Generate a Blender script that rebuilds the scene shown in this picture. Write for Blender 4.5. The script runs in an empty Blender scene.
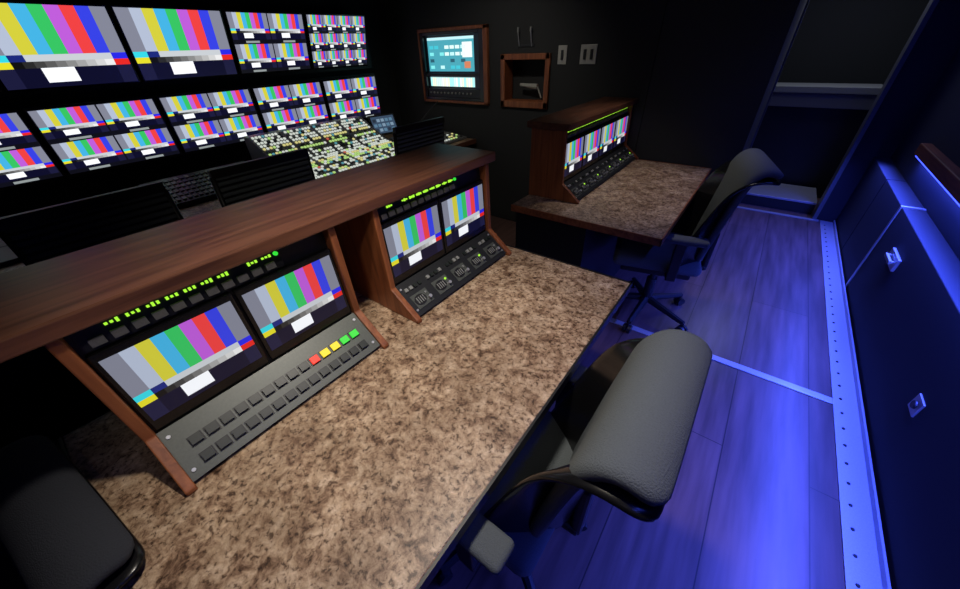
import bpy, bmesh, math, random
from mathutils import Vector, Matrix
random.seed(4)
sc=bpy.context.scene
sc.view_settings.view_transform='Standard'
# ---------------------------------------------------------------- materials
def newmat(name):
    m=bpy.data.materials.new(name); m.use_nodes=True
    nt=m.node_tree; b=nt.nodes['Principled BSDF']; return m,nt,b
def flat(name,col,rough=0.6,metal=0.0,spec=0.5,bump=0,bscale=200):
    m,nt,b=newmat(name)
    b.inputs['Base Color'].default_value=(*col,1); b.inputs['Roughness'].default_value=rough
    b.inputs['Metallic'].default_value=metal; b.inputs['Specular IOR Level'].default_value=spec
    tc=nt.nodes.new('ShaderNodeTexCoord'); n=nt.nodes.new('ShaderNodeTexNoise'); n.inputs['Scale'].default_value=bscale
    n.inputs['Detail'].default_value=3
    nt.links.new(tc.outputs['Object'],n.inputs['Vector'])
    mx=nt.nodes.new('ShaderNodeMix'); mx.data_type='RGBA'; mx.blend_type='MULTIPLY'; mx.inputs[0].default_value=0.5
    cr=nt.nodes.new('ShaderNodeValToRGB'); cr.color_ramp.elements[0].color=(.55,.55,.55,1); cr.color_ramp.elements[1].color=(1.3,1.3,1.3,1)
    nt.links.new(n.outputs['Fac'],cr.inputs[0]); mx.inputs[6].default_value=(*col,1)
    nt.links.new(cr.outputs[0],mx.inputs[7]); nt.links.new(mx.outputs[2],b.inputs['Base Color'])
    if bump:
        bp=nt.nodes.new('ShaderNodeBump'); bp.inputs['Strength'].default_value=bump; bp.inputs['Distance'].default_value=.002
        nt.links.new(n.outputs['Fac'],bp.inputs['Height']); nt.links.new(bp.outputs[0],b.inputs['Normal'])
    return m
def emis(name,col,s):
    m,nt,b=newmat(name)
    b.inputs['Base Color'].default_value=(0,0,0,1)
    b.inputs['Emission Color'].default_value=(*col,1); b.inputs['Emission Strength'].default_value=s
    return m
def ramp(nt,stops):
    cr=nt.nodes.new('ShaderNodeValToRGB'); e=cr.color_ramp.elements
    e[0].position=stops[0][0]; e[0].color=(*stops[0][1],1); e[1].position=stops[-1][0]; e[1].color=(*stops[-1][1],1)
    for p,c in stops[1:-1]:
        x=e.new(p); x.color=(*c,1)
    return cr
def wood(name,c0,c1,rough=.35,axis='Y'):
    m,nt,b=newmat(name); b.inputs['Roughness'].default_value=rough
    tc=nt.nodes.new('ShaderNodeTexCoord'); mp=nt.nodes.new('ShaderNodeMapping')
    mp.inputs['Scale'].default_value={'Y':(30,2.2,30),'X':(2.2,30,30),'Z':(30,30,2.2)}[axis]
    n=nt.nodes.new('ShaderNodeTexNoise'); n.inputs['Scale'].default_value=1.6; n.inputs['Detail'].default_value=6; n.inputs['Distortion'].default_value=.6
    nt.links.new(tc.outputs['Object'],mp.inputs[0]); nt.links.new(mp.outputs[0],n.inputs['Vector'])
    cr=ramp(nt,[(.3,c0),(.5,tuple((a+d)/2 for a,d in zip(c0,c1))),(.72,c1)])
    nt.links.new(n.outputs['Fac'],cr.inputs[0]); nt.links.new(cr.outputs[0],b.inputs['Base Color'])
    bp=nt.nodes.new('ShaderNodeBump'); bp.inputs['Strength'].default_value=.08; bp.inputs['Distance'].default_value=.002
    nt.links.new(n.outputs['Fac'],bp.inputs['Height']); nt.links.new(bp.outputs[0],b.inputs['Normal'])
    return m
def laminate():
    m,nt,b=newmat('speckled_laminate'); b.inputs['Roughness'].default_value=.42
    tc=nt.nodes.new('ShaderNodeTexCoord')
    n1=nt.nodes.new('ShaderNodeTexNoise'); n1.inputs['Scale'].default_value=30; n1.inputs['Detail'].default_value=8; n1.inputs['Roughness'].default_value=.72; n1.inputs['Distortion'].default_value=.5
    n2=nt.nodes.new('ShaderNodeTexNoise'); n2.inputs['Scale'].default_value=95; n2.inputs['Detail'].default_value=4; n2.inputs['Roughness'].default_value=.65; n2.inputs['Distortion'].default_value=.4
    n3=nt.nodes.new('ShaderNodeTexNoise'); n3.inputs['Scale'].default_value=9; n3.inputs['Detail'].default_value=4
    for n in (n1,n2,n3): nt.links.new(tc.outputs['Object'],n.inputs['Vector'])
    c1=ramp(nt,[(.35,(.11,.060,.034)),(.43,(.29,.185,.115)),(.51,(.47,.335,.215)),(.66,(.66,.515,.365))])
    c2=ramp(nt,[(.37,(.13,.085,.065)),(.45,(.76,.71,.68)),(.56,(1.0,1.0,1.0)),(.7,(1.2,1.17,1.13))])
    c3=ramp(nt,[(.35,(.76,.73,.70)),(.62,(1.1,1.09,1.08))])
    nt.links.new(n1.outputs['Fac'],c1.inputs[0]); nt.links.new(n2.outputs['Fac'],c2.inputs[0]); nt.links.new(n3.outputs['Fac'],c3.inputs[0])
    mx=nt.nodes.new('ShaderNodeMix'); mx.data_type='RGBA'; mx.blend_type='MULTIPLY'; mx.inputs[0].default_value=.9
    nt.links.new(c1.outputs[0],mx.inputs[6]); nt.links.new(c2.outputs[0],mx.inputs[7])
    my=nt.nodes.new('ShaderNodeMix'); my.data_type='RGBA'; my.blend_type='MULTIPLY'; my.inputs[0].default_value=1
    nt.links.new(mx.outputs[2],my.inputs[6]); nt.links.new(c3.outputs[0],my.inputs[7]); nt.links.new(my.outputs[2],b.inputs['Base Color'])
    return m
def floormat():
    m,nt,b=newmat('floor_planks'); b.inputs['Roughness'].default_value=.32
    tc=nt.nodes.new('ShaderNodeTexCoord'); mp=nt.nodes.new('ShaderNodeMapping'); mp.inputs['Rotation'].default_value=(0,0,math.pi/2)
    br=nt.nodes.new('ShaderNodeTexBrick'); br.inputs['Scale'].default_value=1
    br.inputs['Brick Width'].default_value=2.6; br.inputs['Row Height'].default_value=.30; br.inputs['Mortar Size'].default_value=.0022
    br.inputs['Color1'].default_value=(.15,.085,.075,1); br.inputs['Color2'].default_value=(.12,.07,.062,1); br.inputs['Mortar'].default_value=(.03,.02,.02,1)
    nt.links.new(tc.outputs['Object'],mp.inputs[0]); nt.links.new(mp.outputs[0],br.inputs['Vector'])
    n=nt.nodes.new('ShaderNodeTexNoise'); n.inputs['Scale'].default_value=1; n.inputs['Detail'].default_value=6
    mp2=nt.nodes.new('ShaderNodeMapping'); mp2.inputs['Scale'].default_value=(25,2,1); nt.links.new(tc.outputs['Object'],mp2.inputs[0]); nt.links.new(mp2.outputs[0],n.inputs['Vector'])
    cr=ramp(nt,[(.3,(.5,.5,.5)),(.7,(1.35,1.35,1.35))]); nt.links.new(n.outputs['Fac'],cr.inputs[0])
    mx=nt.nodes.new('ShaderNodeMix'); mx.data_type='RGBA'; mx.blend_type='MULTIPLY'; mx.inputs[0].default_value=.8
    nt.links.new(br.outputs['Color'],mx.inputs[6]); nt.links.new(cr.outputs[0],mx.inputs[7]); nt.links.new(mx.outputs[2],b.inputs['Base Color'])
    return m
def screenmat(name,s):
    m,nt,b=newmat(name)
    a=nt.nodes.new('ShaderNodeAttribute'); a.attribute_name='Col'
    b.inputs['Base Color'].default_value=(0.005,.005,.005,1); b.inputs['Roughness'].default_value=.3
    nt.links.new(a.outputs['Color'],b.inputs['Emission Color']); b.inputs['Emission Strength'].default_value=s
    return m
M_wood=wood('mahogany_shelf',(.065,.024,.015),(.20,.080,.046),.36)
M_woodZ=wood('mahogany_side',(.17,.048,.018),(.38,.125,.045),.45,'Z')
M_woodY=wood('mahogany_edge',(.17,.048,.018),(.38,.125,.045),.45,'Y')
M_lam=laminate(); M_floor=floormat()
M_wall=flat('black_wall_carpet',(.026,.028,.029),.95,bump=.4,bscale=300)
M_wall2=flat('navy_wall_panel',(.018,.02,.03),.85,bump=.3,bscale=300)
M_ceil=flat('ceiling_black',(.012,.012,.012),.9)
M_black=flat('black_plastic',(.012,.012,.013),.45)
M_gloss=flat('gloss_black',(.008,.008,.009),.22)
M_panel=flat('grey_metal_panel',(.095,.105,.095),.45,.2)
M_dpanel=flat('dark_metal_panel',(.035,.037,.04),.4,.4)
M_gpanel=flat('grey_console_panel',(.16,.165,.17),.45,.1)
M_btn=flat('button_dark',(.018,.024,.02),.4)
M_btng=flat('button_grey',(.26,.27,.26),.5)
M_fab=flat('grey_fabric',(.115,.132,.14),.95,bump=1.0,bscale=380)
M_fabd=flat('dark_fabric',(.030,.033,.042),.95,bump=.8,bscale=400)
M_alu=flat('aluminium',(.5,.51,.55),.4,.5)
M_dalu=flat('anodised_frame',(.16,.165,.18),.45,.4)
M_plate=flat('ivory_plate',(.42,.42,.38),.4)
M_red=emis('led_red',(1,.04,.02),1.3); M_yel=emis('led_yellow',(1,.75,.02),1.1); M_grn=emis('led_green',(.05,1,.06),.8)
M_lime=emis('led_lime',(.45,1,.05),1.0); M_wht=emis('led_white',(.8,.9,.9),.9); M_blu=emis('led_blue',(.03,.05,1),6)
k_lime=emis('key_lime',(.55,.85,.25),.75); k_yel=emis('key_yellow',(.85,.78,.3),.75); k_wht=emis('key_white',(.75,.8,.72),.8); k_cy=emis('key_teal',(.15,.5,.6),.55); k_red=emis('key_red',(.8,.15,.1),.6)
M_scr=screenmat('screen_bars',1.0); M_scrw=screenmat('screen_bars_wall',1.2)
# ---------------------------------------------------------------- mesh builder
class MB:
    def __init__(s): s.v=[];s.f=[];s.m=[];s.mats=[];s.c=[]
    def mi(s,mat):
        if mat not in s.mats: s.mats.append(mat)
        return s.mats.index(mat)
    def add(s,vs,fs,mat,M=None,col=(0,0,0)):
        o=len(s.v); k=s.mi(mat)
        for p in vs:
            p=Vector(p); s.v.append(M@p if M is not None else p)
        for f in fs: s.f.append([i+o for i in f]); s.m.append(k); s.c.append(col)
    def box(s,c,d,mat,M=None):
        x,y,z=d[0]/2,d[1]/2,d[2]/2
        vs=[(c[0]+a*x,c[1]+b*y,c[2]+e*z) for a in(-1,1) for b in(-1,1) for e in(-1,1)]
        s.add(vs,[(0,1,3,2),(4,6,7,5),(0,4,5,1),(2,3,7,6),(0,2,6,4),(1,5,7,3)],mat,M)
    def bb(s,x0,x1,y0,y1,z0,z1,mat,M=None):
        s.box(((x0+x1)/2,(y0+y1)/2,(z0+z1)/2),(abs(x1-x0),abs(y1-y0),abs(z1-z0)),mat,M)
    def prism(s,poly,y0,y1,mat,M=None):
        n=len(poly); vs=[(p[0],y0,p[1]) for p in poly]+[(p[0],y1,p[1]) for p in poly]
        fs=[tuple(range(n)),tuple(range(2*n-1,n-1,-1))]+[(i,(i+1)%n,n+(i+1)%n,n+i) for i in range(n)]
        s.add(vs,fs,mat,M)
    def cyl(s,p0,p1,r0,r1,mat,n=16,M=None):
        p0=Vector(p0);p1=Vector(p1);d=(p1-p0).normalized()
        a=d.orthogonal().normalized();b=d.cross(a)
        vs=[p0+(a*math.cos(t)+b*math.sin(t))*r0 for t in [2*math.pi*i/n for i in range(n)]]+[p1+(a*math.cos(t)+b*math.sin(t))*r1 for t in [2*math.pi*i/n for i in range(n)]]
        s.add(vs,[tuple(range(n)),tuple(range(2*n-1,n-1,-1))]+[(i,(i+1)%n,n+(i+1)%n,n+i) for i in range(n)],mat,M)
    def ell(s,c,ru,rv,n0,n1,mat,M=None,n=20):
        vs=[(c[0]+ru*math.cos(2*math.pi*i/n),c[1]+rv*math.sin(2*math.pi*i/n),h) for h in(n0,n1) for i in range(n)]
        s.add(vs,[tuple(range(n)),tuple(range(2*n-1,n-1,-1))]+[(i,(i+1)%n,n+(i+1)%n,n+i) for i in range(n)],mat,M)
    def rect(s,u0,v0,u1,v1,n,mat,M,col=(0,0,0)):
        s.add([(u0,v0,n),(u1,v0,n),(u1,v1,n),(u0,v1,n)],[(0,1,2,3)],mat,M,col)
    def build(s,name,parent=None,bevel=0,smooth=False,colors=False,seg=2):
        me=bpy.data.meshes.new(name); me.from_pydata([tuple(p) for p in s.v],[],s.f)
        for m in s.mats: me.materials.append(m)
        me.polygons.foreach_set('material_index',s.m)
        if colors:
            ca=me.color_attributes.new('Col','FLOAT_COLOR','CORNER')
            for p in me.polygons:
                for li in p.loop_indices: ca.data[li].color=(*s.c[p.index],1)
        else:
            bm=bmesh.new(); bm.from_mesh(me); bmesh.ops.recalc_face_normals(bm,faces=bm.faces); bm.to_mesh(me); bm.free()
        if smooth:
            for p in me.polygons: p.use_smooth=True
        ob=bpy.data.objects.new(name,me); sc.collection.objects.link(ob)
        if bevel:
            b=ob.modifiers.new('bevel','BEVEL'); b.width=bevel; b.segments=seg; b.limit_method='ANGLE'
        if parent: 
            ob.parent=parent; ob.matrix_parent_inverse=Matrix.Translation(-parent.location)
        return ob
def empty(name,loc=(0,0,0)):
    e=bpy.data.objects.new(name,None); e.location=loc; e.empty_display_size=.1; sc.collection.objects.link(e); return e
def frame(o,U,V):
    U=Vector(U).normalized();V=Vector(V).normalized();N=U.cross(V)
    return Matrix(((U.x,V.x,N.x,o[0]),(U.y,V.y,N.y,o[1]),(U.z,V.z,N.z,o[2]),(0,0,0,1)))
def lin(c): return tuple(((x+.055)/1.055)**2.4 if x>.04 else x/12.92 for x in c)
BAR=[lin(c) for c in [(.48,.49,.55),(.66,.70,.78),(.78,.76,.22),(.25,.66,.84),(.20,.72,.36),(.70,.34,.80),(.88,.24,.24),(.2,.24,.84),(.48,.49,.55)]]
def bars(mb,M,u0,v0,w,h,n,mat,k=1.0):
    e=[0,.125]+[.125+.75/7*i for i in range(1,8)]+[1]
    def R(a,b,c,d,col): mb.rect(u0+a*w,v0+b*h,u0+c*w,v0+d*h,n,mat,M,tuple(x*k for x in col))
    for i in range(9): R(e[i],5/12,e[i+1],1,BAR[i])
    R(0,4/12,.125,5/12,lin((.2,.8,.85))); R(.125,4/12,.232,5/12,lin((.1,.15,.45))); R(.232,4/12,.875,5/12,lin((.74,.76,.78))); R(.875,4/12,1,5/12,lin((.15,.15,.85)))
    R(0,3/12,.125,4/12,lin((.85,.82,.15)))
    for i in range(10): R(.125+.075*i,3/12,.125+.075*(i+1),4/12,lin((.06+.09*i,)*3))
    R(.875,3/12,1,4/12,lin((.85,.15,.12)))
    dk=lin((.10,.10,.22)); bk=lin((.05,.05,.15))
    R(0,0,.125,3/12,dk);R(.125,0,.30,3/12,bk);R(.30,0,.56,.06,bk);R(.30,.06,.54,3/12,lin((.95,.96,.98)));R(.54,.06,.56,3/12,bk);R(.56,0,.875,3/12,bk);R(.875,0,1,3/12,dk)
def tiles(mb,M,u0,v0,w,h,n,mat,cx,cy,k=1.0):
    mb.rect(u0,v0,u0+w,v0+h,n-.0006,mat,M,(.004,.004,.008))
    gw=w/cx;gh=h/cy
    for i in range(cx):
        for j in range(cy):
            a=u0+gw*i+gw*.015; b=v0+gh*j+gh*.13
            bars(mb,M,a,b,gw*.97,gh*.85,n,mat,k)
            mb.rect(a+gw*.3,v0+gh*j+gh*.02,a+gw*.65,v0+gh*j+gh*.09,n,mat,M,(.25,.28,.28))
# ---------------------------------------------------------------- camera
Rt=Vector((.798,.600,-.034)); Fw=Vector((-.507,.640,-.583)).normalized()
Rt=(Rt-Fw*Rt.dot(Fw)).normalized(); Up=Rt.cross(Fw)
cam=bpy.data.cameras.new('camera'); co=bpy.data.objects.new('camera',cam); sc.collection.objects.link(co)
cam.sensor_width=36; cam.lens=13.0; cam.clip_start=.02
B=-Fw
co.matrix_world=Matrix(((Rt.x,Up.x,B.x,0),(Rt.y,Up.y,B.y,0),(Rt.z,Up.z,B.z,1.47),(0,0,0,1)))
sc.camera=co
# ---------------------------------------------------------------- room shell
XL,XR,YB,YF,YD,H=-3.25,.90,-1.6,2.84,4.45,2.25
b=MB(); b.bb(XL-.1,1.0,YB-.1,6.1,-.08,0,M_floor); b.build('floor')
b=MB(); b.bb(XL-.1,1.0,YB-.1,6.1,H,H+.08,M_ceil); b.build('ceiling')
b=MB(); b.bb(XL-.1,XL,YB,YF,0,H,M_wall); b.build('wall_left')
b=MB(); b.bb(XL-.1,1.0,YB-.1,YB,0,H,M_wall); b.build('wall_back')
W1=(-2.80,-2.08,1.075,1.585); W2=(-1.89,-1.50,1.07,1.385)
b=MB(); y0,y1=YF,YF+.12
for a in [(XL-.1,W1[0],0,H),(W1[0],W1[1],0,W1[2]),(W1[0],W1[1],W1[3],H),(W1[1],W2[0],0,H),(W2[0],W2[1],0,W2[2]),(W2[0],W2[1],W2[3],H),(W2[1],-.731,0,H),(-.727,-.08,0,H)]:
    b.bb(a[0],a[1],y0,y1,a[2],a[3],M_wall)
b.bb(-.731,-.727,y0+.008,y1,0,H,M_gloss)
b.bb(-.18,-.08,y1,YD,0,H,M_wall)
b.bb(W2[0]-.02,W2[1]+.02,y1,y1+.02,W2[2]-.02,W2[3]+.02,M_wall)
b.bb(W1[0]-.1,W1[1]+.1,y1+.5,y1+.52,W1[2]-.3,W1[3]+.3,M_wall)
b.build('wall_far')
b=MB(); b.bb(XR,XR+.1,YB,6.0,0,H,M_wall2); b.build('wall_right')
e=empty('wainscot_right',(.85,2,.3))
segs=[(YB,3.10),(3.125,3.72),(3.735,YD-.02)]
b=MB()
for s0,s1 in segs: b.bb(.80,XR,s0,s1,0,.60,M_wall2)
b.build('panels',e,bevel=.004)
b=MB(); b.bb(.795,XR,3.101,3.124,0,.604,M_alu); b.build('edge_strip',e)
b=MB(); b.bb(.845,XR,YB,3.72,.78,.85,M_woodY); b.build('rail',e,bevel=.006)
b=MB(); b.bb(.855,.875,YB,3.70,.770,.780,M_blu); b.build('led_strip',e)
b=MB(); b.bb(-.18,-.09,YD,YD+.1,0,H,M_wall); b.bb(.66,XR,YD,YD+.1,0,H,M_wall2); b.bb(-.18,XR,YD,YD+.1,2.2,H,M_wall); b.bb(-.3,1,6.0,6.1,0,H,M_wall); b.bb(-.28,-.18,YD+.1,6.0,0,H,M_wall); b.build('wall_door')
e=empty('door_1',(.28,YD,1))
b=MB(); b.bb(-.09,-.065,YD-.01,YD+.1,0,2.2,M_dalu); b.bb(.63,.66,YD-.03,YD+.1,0,2.2,M_dalu); b.bb(-.065,.63,YD,YD+.1,2.17,2.2,M_dalu); b.build('frame',e)
b=MB(); b.bb(-.06,.625,YD+.11,YD+.62,0,.10,M_dpanel); b.bb(-.06,.625,YD+.10,YD+.62,.10,.12,M_alu)
b.build('entry_step',bevel=.003)
b=MB(); b.bb(-.15,.75,5.1,5.5,.985,1.04,M_btng); b.bb(-.15,.75,5.11,5.5,.86,.983,M_gpanel); b.bb(-.15,.75,5.14,5.5,.0,.86,M_black); b.build('entry_counter',bevel=.003)
b=MB(); b.bb(-1.0,.69,1.842,1.885,0,.006,M_alu); b.build('trim_1',bevel=.002)
b=MB(); b.bb(.69,.785,YB,YD-.03,0,.005,M_alu); b.bb(.782,.79,YB,YD-.03,0,.03,M_alu)
for i in range(60):
    yy=YB+.1+i*.1; 
    if yy<YD-.1: b.cyl((.72,yy,.004),(.72,yy,.009),.007,.005,M_dpanel,8)
b.build('trim_2')
b=MB(); b.bb(-.05,.68,YD-.06,YD-.02,0,.006,M_alu); b.build('trim_3')
# window unit
e=empty('window_1',(-2.44,YF,1.33))
b=MB()
x0,x1,z0,z1=W1
b.bb(x1-.01,x1+.035,YF-.03,YF+.11,z0-.03,z1+.03,M_woodZ)
b.bb(x0-.03,x1+.035,YF-.03,YF+.11,z1+.005,z1+.03,M_woodZ); b.bb(x0-.03,x1+.035,YF-.03,YF+.11,z0-.03,z0-.01,M_woodZ)
b.bb(x0-.03,x0-.012,YF-.03,YF+.11,z0-.03,z1+.03,M_woodZ)
b.build('frame',e,bevel=.004)
b=MB(); b.bb(x0-.012,x0+.02,YF-.02,YF+.11,z0-.01,z1+.005,M_gloss); b.bb(x1-.06,x1-.01,YF-.02,YF+.11,z0-.01,z1+.005,M_gloss); b.bb(x0+.02,x1-.06,YF-.02,YF+.11,z1-.02,z1+.005,M_gloss); b.bb(x0+.02,x1-.06,YF-.02,YF+.11,z0-.01,z0+.015,M_gloss)
b.bb(x0+.02,x1-.06,YF-.015,YF+.03,z0+.185,z0+.205,M_dpanel); b.bb(x0+.02,x1-.06,YF-.01,YF+.03,z0+.015,z0+.085,M_dpanel)
for i in range(12): b.cyl((x0+.06+i*.045,YF-.01,z0+.05),(x0+.06+i*.045,YF-.022,z0+.05),.010,.008,M_btng,10)
b.build('housing',e,bevel=.003)
b=MB(); M=frame((x0+.02,YF+.02,z0+.015),(1,0,0),(0,0,1))
def S(a,c,d,f,col): b.rect(a,c,d,f,.0,M_scrw,M,col)
b.rect(0,0,.64,.475,-.001,M_scr,M,(.003,.006,.01))
b.rect(.02,.205,.56,.46,-.0005,M_scrw,M,(.06,.34,.42))
b.rect(.02,.44,.56,.46,.0,M_scrw,M,(.5,.8,.85))
for i in range(7):
    for j in range(4):
        if random.random()<.75: S(.04+i*.062,.225+j*.050,.09+i*.062,.25+j*.050,random.choice([(.2,.75,.75),(.5,.85,.85),(.7,.9,.85),(.02,.10,.14),(.05,.5,.6)]))
S(.43,.31,.54,.42,(.8,.9,.85)); S(.45,.23,.52,.28,(.6,.2,.1))
b.rect(.02,.085,.56,.16,-.0005,M_scrw,M,(.35,.6,.62))
for i in range(22):
    S(.02+i*.0245,.085,.040+i*.0245,.155,random.choice([(.7,.95,.85),(.4,.9,.9),(.9,1,.7),(.9,1,1)]))
b.build('display',e,colors=True)
b=MB(); b.bb(x0+.021,x1-.061,YF+.034,YF+.10,z0+.016,z1-.021,M_gloss); b.build('backing',e)
# niche
e=empty('wall_niche',(-1.7,YF,1.22)); b=MB(); x0,x1,z0,z1=W2
b.bb(x0-.03,x0+.012,YF-.02,YF+.11,z0-.03,z1+.03,M_woodZ); b.bb(x1-.012,x1+.03,YF-.02,YF+.11,z0-.03,z1+.03,M_woodZ)
b.bb(x0-.03,x1+.03,YF-.02,YF+.11,z1-.01,z1+.03,M_woodZ); b.bb(x0-.03,x1+.03,YF-.02,YF+.11,z0-.03,z0+.02,M_woodZ); b.build('frame',e,bevel=.005)
b=MB(); b.cyl((x0+.12,YF+.06,z0+.13),(x0+.28,YF+.06,z0+.12),.012,.02,M_plate,10); b.cyl((x0+.28,YF+.06,z0+.12),(x0+.32,YF+.06,z0+.04),.006,.006,M_plate,8); b.build('handset',e)
for nm,xx,ww in (('light_switch_plate',-1.38,.07),('light_switch_plate',-1.18,.12)):
    e=empty(nm,(xx,YF,1.40)); b=MB(); b.bb(xx-ww/2,xx+ww/2,YF-.007,YF,1.342,1.458,M_plate); b.build('plate',e,bevel=.003)
    b=MB()
    for k in ([0] if ww<.1 else [-.025,.025]): b.bb(xx+k-.008,xx+k+.008,YF-.015,YF-.006,1.37,1.43,M_dpanel)
    b.build('toggles',e)
e=empty('coat_hook',(-1.68,YF,1.5)); b=MB()
b.bb(-1.76,-1.62,YF-.008,YF,1.46,1.475,M_dpanel)
for xx in (-1.75,-1.64): b.cyl((xx,YF-.006,1.46),(xx,YF-.03,1.55),.004,.004,M_alu,8); b.cyl((xx,YF-.03,1.55),(xx,YF-.03,1.58),.008,.008,M_btng,8)
b.build('hooks',e)
e=empty('wall_handle',(.79,2.69,.43)); b=MB(); b.bb(.785,.80,2.60,2.78,.40,.47,M_alu); b.build('plate',e,bevel=.004)
b=MB(); b.bb(.765,.778,2.63,2.75,.425,.445,M_plate); b.bb(.775,.79,2.635,2.65,.427,.443,M_alu); b.bb(.775,.79,2.73,2.745,.427,.443,M_alu); b.build('grip',e,bevel=.003)
e=empty('wall_outlet',(.795,1.63,.30)); b=MB(); b.bb(.793,.80,1.60,1.67,.27,.34,M_alu); b.cyl((.794,1.635,.305),(.785,1.635,.305),.018,.016,M_dpanel,14); b.build('plate',e,bevel=.002)
# ---------------------------------------------------------------- video wall
PX=.578; Y0=-.392
def monitor(M,w,h,kind,parent_name='video_wall_monitor'):
    o=M.translation; e=empty(parent_name,tuple(o))
    b=MB(); b.box((w/2,h/2,-.03),(w,h,.04),M_gloss,M); b.box((w/2,h/2,-.075),(w*.6,h*.5,.05),M_black,M); b.build('case',e,bevel=.004)
    b=MB(); m=.010
    if kind==0: bars(b,M,m,m,w-2*m,h-2*m,-.008,M_scrw)
    else: tiles(b,M,m,m,w-2*m,h-2*m,-.008,M_scrw,*kind)
    b.build('screen',e,colors=True)
th=math.radians(13)
for c in range(5):
    yy=Y0+PX*c-.012
    monitor(frame((-3.1,yy+.005,.945),(0,1,0),(0,0,1)),PX-.012,.345,(2,2))
    monitor(frame((-3.17,yy+.0,1.36),(0,1,0),(math.sin(th),0,math.cos(th))),PX-.014,.375,0 if c<3 else ((2,2) if c==3 else (4,3)))
b=MB()
b.bb(XL+.002,-3.2,Y0-.1,Y0+PX*5+.05,.92,1.30,M_black); b.bb(XL+.002,-3.21,Y0-.1,Y0+PX*5+.05,1.34,1.68,M_black); b.build('monitor_mounting_rack')
# ---------------------------------------------------------------- production console desk
e=empty('production_desk',(-2.7,1.1,.4)); b=MB()
b.bb(XL+.01,-2.22,-.8,2.82,.72,.75,M_lam); b.build('top',e,bevel=.004)
b=MB(); b.bb(-2.9,-2.87,-.8,2.82,0,.72,M_black)
for yy in (-.8,1.0,2.78): b.bb(-2.88,-2.4,yy,yy+.03,0,.72,M_black)
b.bb(-2.22,-2.2,-.8,2.82,.715,.753,M_wood); b.build('panels',e)
e=empty('production_switcher',(-2.6,1.7,.8)); b=MB()
prof=[(-2.28,.752),(-2.28,.79),(-2.62,.845),(-2.93,1.0),(-3.02,1.0),(-3.02,.752)]
b.prism(prof,1.12,2.10,M_gpanel); b.prism([(-2.28,.752),(-2.28,.775),(-2.75,.82),(-2.75,.752)],2.22,2.78,M_gpanel); b.build('chassis',e,bevel=.006)
b=MB(); M=frame((-2.28,1.12,.79),(0,1,0),(-.34,0,.055)); L1=math.hypot(.34,.055); M2=frame((-2.62,1.12,.845),(0,1,0),(-.31,0,.155)); L2=math.hypot(.31,.155)
cols=[k_lime,k_yel,k_wht,k_wht,k_cy,M_btng,M_btng,M_btn,k_wht]
for MM,L,nr in ((M,L1,10),(M2,L2,10)):
    for r in range(nr):
        rc=random.choice([k_lime,k_yel,k_wht,M_btng,k_wht])
        for c in range(40):
            if c%10==9: continue
            mat=rc if random.random()<.6 else random.choice(cols+([k_red] if random.random()<.3 else []))
            b.box((.02+c*.0241,.02+r*(L-.04)/(nr-1),.004),(.015,.016,.008),mat,MM)
M3=frame((-2.28,2.22,.775),(0,1,0),(-.47,0,.045))
for r in range(8):
    for c in range(15): b.box((.04+c*.034,.04+r*.055,.004),(.016,.014,.008),random.choice([k_lime,k_yel,M_btng,M_btng,M_btn,k_wht]),M3)
b.build('buttons',e)
Ml=frame((-2.80,2.12,.85),(0.25,1,0),(-.35,.0,1)); e2=empty('touch_display',(-2.8,2.2,.9)); b=MB(); b.box((.12,.08,-.012),(.25,.17,.02),M_black,Ml); b.cyl((-2.87,2.24,.752),(-2.87,2.24,.9),.015,.015,M_black,10); b.build('case',e2,bevel=.003)
b=MB(); b.rect(.01,.01,.23,.15,.0,M_scr,Ml,(.04,.07,.12))
for i in range(3):
    for j in range(5): b.rect(.02+j*.04,.025+i*.04,.05+j*.04,.05+i*.04,.0005,M_scr,Ml,random.choice([(.1,.2,.3),(.2,.3,.4),(.02,.03,.05)]))
b.build('screen',e2,colors=True)
e=empty('audio_control_panel',(-2.8,.8,.8)); b=MB(); b.prism([(-2.62,.752),(-2.62,.78),(-2.95,.86),(-2.95,.752)],.42,1.04,M_dpanel); b.build('chassis',e,bevel=.004)
b=MB(); M=frame((-2.62,.42,.78),(0,1,0),(-.33,0,.08))
for r in range(6):
    for c in range(20): b.box((.03+c*.0295,.04+r*.05,.004),(.02,.03,.008),M_btng if random.random()<.25 else M_btn,M)
b.build('keys',e)
b=MB(); b.prism([(-2.5,.752),(-2.5,.77),(-2.68,.785),(-2.68,.752)],-.35,.12,M_black); b.prism([(-2.7,.752),(-2.7,.78),(-2.95,.84),(-2.95,.752)],-.4,.3,M_dpanel); b.build('keyboard',bevel=.003)
cu=bpy.data.curves.new('gooseneck_microphone','CURVE'); cu.dimensions='3D'; cu.bevel_depth=.006; sp=cu.splines.new('BEZIER'); sp.bezier_points.add(2)
for p,c in zip(sp.bezier_points,[(-2.75,2.5,.80),(-2.6,2.55,.95),(-2.45,2.6,1.08)]): p.co=c; p.handle_left_type=p.handle_right_type='AUTO'
o=bpy.data.objects.new('gooseneck_microphone',cu); cu.materials.append(M_black); sc.collection.objects.link(o)
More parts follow.
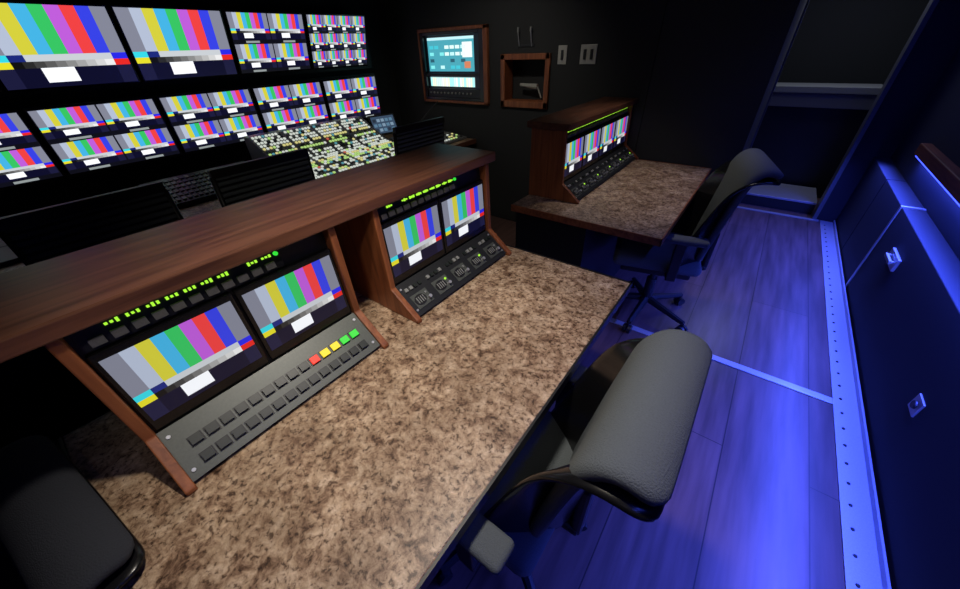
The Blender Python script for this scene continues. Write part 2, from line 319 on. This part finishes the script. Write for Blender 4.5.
# ---------------------------------------------------------------- operator desks
def desk(name,x0,x1,y0,y1,edge):
    e=empty(name,((x0+x1)/2,(y0+y1)/2,.4))
    b=MB(); b.bb(x0,x1,y0,y1,.722,.75,M_lam); b.build('top',e,bevel=.003)
    b=MB(); b.bb(x0,x1+.006,y0-.006,y0,.715,.751,edge); b.bb(x1,x1+.006,y0-.006,y1,.715,.751,edge); b.bb(x0,x1,y1,y1+.006,.715,.751,edge); b.build('edge_band',e)
    b=MB(); b.bb(x0+.02,x0+.05,y0+.02,y1-.02,0,.722,M_black)
    b.bb(x0+.05,x1-.35,y0+.02,y0+.05,0,.722,M_black); b.bb(x0+.05,x1-.35,y1-.05,y1-.02,0,.722,M_black)
    b.bb(x0+.4,x0+.43,y0+.05,y1-.05,0,.722,M_black)
    b.build('supports',e)
desk('operator_desk',-1.10,-.215,-.235,1.157,M_black)
desk('operator_desk',-1.00,-.215,1.58,2.828,M_woodY)
A=(-.705,.762); Bk=(-.805,.84); T=(-.815,1.052)
def console(y0,y1,kind,top=False):
    e=empty('monitor_console',(-.88,(y0+y1)/2,.9))
    side=[(-.690,.751),(-.690,.762),(-.795,.845),(-.802,1.112),(-1.07,1.112),(-1.07,.751)]
    if top: side=[(p[0] if p[0]>-1 else -.985,p[1]) for p in side]
    b=MB(); b.prism(side,y0,y0+.02,M_woodZ); b.prism(side,y1-.02,y1,M_woodZ); b.build('side_panels',e,bevel=.003)
    xb=side[-1][0]+.01
    w=y1-y0-.04
    b=MB(); b.prism([(xb,.755),(A[0]-.006,.755),(Bk[0]-.008,.832),(-.835,1.11),(xb,1.11)],y0+.02,y1-.02,M_black); b.build('body',e)
    Mp=frame((A[0],y0+.02,A[1]),(0,1,0),(Bk[0]-A[0],0,Bk[1]-A[1])); Lp=math.hypot(Bk[0]-A[0],Bk[1]-A[1])
    b=MB()
    b.box((w/2,Lp/2,-.003),(w,Lp,.006),M_panel if kind==1 else M_dpanel,Mp)
    for u in (.012,w-.012):
        for v in (.02,Lp-.02): b.ell((u,v),.004,.004,0,.003,M_alu,Mp,10)
    if kind==1:
        n=14
        for r in range(2):
            for c in range(n):
                mat=M_btn
                if r==1 and c>=9: mat=[M_red,M_yel,M_yel,M_grn,M_grn][c-9]
                u=.045+c*(w-.085)/(n-1); v=.030+r*.042
                b.box((u,v,.001),(.027,.024,.002),M_black,Mp); b.box((u,v,.005),(.021,.018,.008),mat,Mp)
        b.build('button_panel',e)
    else:
        n=5 if not top else 10
        for c in range(n):
            u=.055+c*(w-.11)/(n-1)
            b.box((u,.044,.001),(.070,.052,.003),M_panel,Mp)
            b.ell((u-.008,.044),.024,.019,.002,.005,M_black,Mp)
            for k in range(4): b.box((u-.021+k*.009,.044,.0055),(.003,.022,.002),M_btng,Mp)
            b.ell((u+.024,.034),.006,.006,.002,.016,M_alu,Mp,12); b.ell((u+.024,.056),.004,.004,.002,.006,M_lime if c%2 else M_btng,Mp,10)
            for k in range(4): b.box((u-.03+k*.02,.095,.004),(.012,.012,.006),[M_btng,M_btng,M_btn,M_btn][(c+k)%4],Mp)
        b.build('intercom_panel',e)
    Mm=frame((Bk[0],y0+.02,Bk[1]+.003),(0,1,0),(T[0]-Bk[0],0,T[1]-Bk[1])); Lm=math.hypot(T[0]-Bk[0],T[1]-Bk[1])
    nm=4 if top else 2; ww=w/nm
    b=MB(); s=MB()
    for i in range(nm):
        b.box((ww*(i+.5),Lm/2,-.008),(ww-.006,Lm-.004,.016),M_gloss,Mm)
        bars(s,Mm,ww*i+.012,.028,ww-.024,Lm-.045,.0012,M_scr)
    b.build('monitors',e,bevel=.003); s.build('screens',e,colors=True)
    Ms=frame((-.822,y0+.02,1.056),(0,1,0),(-.012,0,.052)); b=MB()
    ws=w if top else .37
    b.box((ws/2,.026,-.004),(ws,.05,.008),M_dpanel,Ms)
    n=11 if not top else 32
    for c in range(n):
        u=.03+c*(ws-.06)/(n-1)
        b.box((u,.014,.003),(.021,.015,.006),M_btng,Ms)
        if random.random()<.9:
            for k in range(3):
                b.box((u-.008+k*.008,.036,.002),(.0045,random.choice([.006,.008,.004]),.004),M_lime,Ms)
    if not top: b.ell((ws-.008,.036),.005,.005,0,.006,M_grn,Ms,10)
    b.build('tally_panel',e)
    if top:
        b=MB(); b.bb(-1.02,-.775,y0-.02,y1,1.113,1.145,M_wood); b.build('top_shelf',e,bevel=.004)
        b=MB(); b.bb(-1.0,-.984,y0,y1,.751,1.112,M_woodZ); b.build('back_panel',e)
console(-.105,.425,1); console(.545,1.10,2); console(1.766,2.83,3,True)
b=MB(); b.bb(-1.09,-.79,-.45,1.13,1.113,1.147,M_wood); b.build('wooden_shelf',bevel=.004)
b=MB(); b.bb(-1.08,-.80,1.105,1.15,.7515,.80,M_woodZ); b.build('desk_end_cap',bevel=.003)
# ---------------------------------------------------------------- chairs
def spl(P,s):
    n=len(P)-1; t=s*n; i=min(int(t),n-1); f=t-i
    g=lambda j:P[max(0,min(n,j))]
    r=[]
    for k in range(2):
        p0,p1,p2,p3=g(i-1)[k],g(i)[k],g(i+1)[k],g(i+2)[k]
        r.append(.5*((2*p1)+(-p0+p2)*f+(2*p0-5*p1+4*p2-p3)*f*f+(-p0+3*p1-3*p2+p3)*f**3))
    return r
def surf(name,P,halfw,parent,mat,thick,c0=.06,c1=.0,ns=22,nt_=12,sub=1,bot=.92):
    vs=[];fs=[]
    for i in range(ns+1):
        s=i/ns; x,z=spl(P,s)
        wf=bot+(1-bot)*math.sin(min(1,s*1.6)*math.pi/2)
        if s>.88: wf*=1-.10*((s-.88)/.12)**2.5
        if s<.08: wf*=1-.10*((.08-s)/.08)**2
        cv=c0*(1-s)+c1*s
        for j in range(nt_+1):
            t=-1+2*j/nt_; vs.append((x-cv*abs(t)**2.2, t*halfw*wf, z))
    for i in range(ns):
        for j in range(nt_):
            a=i*(nt_+1)+j; fs.append((a,a+1,a+nt_+2,a+nt_+1))
    me=bpy.data.meshes.new(name); me.from_pydata(vs,[],fs); me.materials.append(mat)
    for p in me.polygons: p.use_smooth=True
    o=bpy.data.objects.new(name,me); sc.collection.objects.link(o); o.parent=parent
    m=o.modifiers.new('sol','SOLIDIFY'); m.thickness=thick; m.offset=0
    m=o.modifiers.new('sub','SUBSURF'); m.levels=sub; m.render_levels=sub
    return o
def chair(name,loc,rot,fab,mesh_back=False,dz=0.0,sc_=(1,1,1),hw=.2):
    e=empty(name,loc); e.rotation_euler=(0,0,rot); e.scale=sc_
    def put(b,n,**k):
        o=b.build(n,None,**k); o.parent=e; return o
    b=MB(); b.bb(-.25,.20,-.22,.22,.42,.49,fab); put(b,'seat',bevel=.033,smooth=True,seg=4)
    b=MB(); b.bb(-.20,.16,-.19,.19,.385,.425,M_black); b.bb(.10,.25,-.04,.04,.38,.41,M_black); b.bb(.225,.255,-.035,.035,.38,.62,M_black); put(b,'seat_pan',bevel=.01)
    if not mesh_back:
        P=[(.18,.49),(.19,.58),(.205,.68),(.220,.78),(.236,.87),(.255,.94),(.29,.978),(.33,.978),(.35,.96)]
        surf('backrest',P,hw,e,fab,.034,c0=.015,bot=.80)
        P2=[(.215,.42),(.225,.54),(.24,.66),(.253,.77),(.266,.86),(.284,.91),(.31,.938),(.34,.946),(.358,.94)]
        surf('back_shell',P2,hw+.012,e,M_gloss,.016,c0=.20,bot=1.06)
    else:
        b=MB(); Hh=1.10+dz
        for sgn in (-1,1): b.cyl((.23,sgn*.215,.56),(.27,sgn*.21,Hh-.03),.014,.012,M_black,10)
        put(b,'back_frame',smooth=True)
        b=MB(); n=20
        for i in range(n):
            z=.60+i*(Hh-.62)/n; xx=.236+.04*(i/n)
            b.bb(xx,xx+.012,-.205,.205,z,z+.014,M_fab)
        b.prism([(.236,.58),(.240,.58),(.274,Hh-.03),(.270,Hh-.03)],-.205,.205,M_black)
        b.bb(.262,.288,-.215,.215,Hh-.035,Hh,M_black); put(b,'back_slats',bevel=.004)
    b=MB()
    for sgn in (-1,1):
        b.bb(-.04,.17,sgn*.26-.035,sgn*.26+.035,.635,.665,fab if not mesh_back else M_black)
    put(b,'arm_pads',bevel=.013,smooth=True,seg=3)
    b=MB()
    for sgn in (-1,1):
        b.bb(.03,.08,sgn*.26-.012,sgn*.26+.012,.43,.64,M_black); b.bb(.03,.08,min(sgn*.17,sgn*.27),max(sgn*.17,sgn*.27),.41,.435,M_black)
    put(b,'arm_posts',bevel=.005)
    b=MB(); b.cyl((0,0,.09),(0,0,.26),.03,.03,M_black); b.cyl((0,0,.24),(0,0,.40),.018,.018,M_black)
    for k in range(5):
        a=k*2*math.pi/5+math.pi; d=Vector((math.cos(a),math.sin(a),0))
        b.cyl(Vector((0,0,.11)),d*.27+Vector((0,0,.075)),.026,.015,M_black,8)
        q=d*.27; s=Vector((-d.y,d.x,0))
        for g in (-1,1): b.cyl(q+s*.006*g+Vector((0,0,.028)),q+s*.024*g+Vector((0,0,.028)),.028,.026,M_black,14)
        b.cyl(q+Vector((0,0,.03)),q+Vector((0,0,.08)),.006,.006,M_black,8)
    put(b,'wheel_base')
    return e
chair('office_chair',(-.30,.475,0),0,M_fab,hw=.187)
chair('office_chair',(-.27,2.08,0),math.radians(14),M_fab,hw=.22)
chair('office_chair',(-.80,-.565,0),math.radians(98),M_fabd,sc_=(1,1.2,.82))
for yy in (.10,.69,1.68): chair('mesh_office_chair',(-2.03,yy,0),0,M_fabd,True)
# ---------------------------------------------------------------- lights
def spot(x,y,power,ang,col,blend=.8,target=None,rad=.06):
    e=empty('downlight_or_fill',(x,y,H))  # holds the desk downlights and the added warm fills alike
    b=MB(); 
    b.cyl((x,y,H-.012),(x,y,H),.07,.075,M_alu,24); b.cyl((x,y,H-.014),(x,y,H-.011),.055,.055,M_wht,24); b.build('trim_ring',e)
    l=bpy.data.lights.new('lamp','SPOT'); l.energy=power; l.spot_size=math.radians(ang); l.spot_blend=blend; l.color=col; l.shadow_soft_size=rad
    o=bpy.data.objects.new('lamp',l); sc.collection.objects.link(o); o.location=(x,y,H-.04)
    if target: o.rotation_euler=(Vector(target)-o.location).to_track_quat('-Z','Y').to_euler()
    o.parent=e; o.matrix_parent_inverse=Matrix.Translation(-e.location)
def area(x,y,z,sx,sy,power,col,rot=(0,0,0),spread=180,name='led_strip_or_fill'):  # LED strips under the rail, and added fills
    l=bpy.data.lights.new(name,'AREA'); l.shape='RECTANGLE'; l.size=sx; l.size_y=sy; l.energy=power; l.color=col; l.spread=math.radians(spread)
    o=bpy.data.objects.new(name,l); sc.collection.objects.link(o); o.location=(x,y,z); o.rotation_euler=rot
WM=(1,.91,.80)
spot(-.38,.42,66,76,WM,.9,(-.48,.42,.75))
spot(-.40,2.2,26,62,WM,.9,(-.5,2.2,.75))
spot(.05,-.5,20,56,WM,.9,(-.9,.65,.9))  # added warm fill for the console fronts, its ceiling fitting made up
spot(-1.6,1.9,18,100,WM,.9,(-1.9,2.6,1.0))  # added warm fill toward the window frame, its fitting made up too
BL=(.055,.095,1.0)
b=MB(); b.bb(.42,.50,-.8,4.3,H-.02,H,M_dpanel); b.build('blue_fill_housing')  # made-up fitting for the added blue fill below
area(.46,1.9,H-.025,.06,4.6,7,BL,(0,0,0),100)  # added weak blue fill for the walls; the actual LED runs under the rail
area(.79,2.25,.762,.03,3.8,50,BL,(0,math.radians(24),0),115)
area(.868,1.4,.766,.02,4.6,16,BL,(0,0,0),180)
area(.3,4.9,H-.05,.4,.4,6,(.7,.75,1))  # added fill to brighten the step beyond the door, not an LED strip
w=bpy.data.worlds.new('world'); sc.world=w; w.use_nodes=True
w.node_tree.nodes['Background'].inputs[0].default_value=(.25,.3,.45,1); w.node_tree.nodes['Background'].inputs[1].default_value=.02
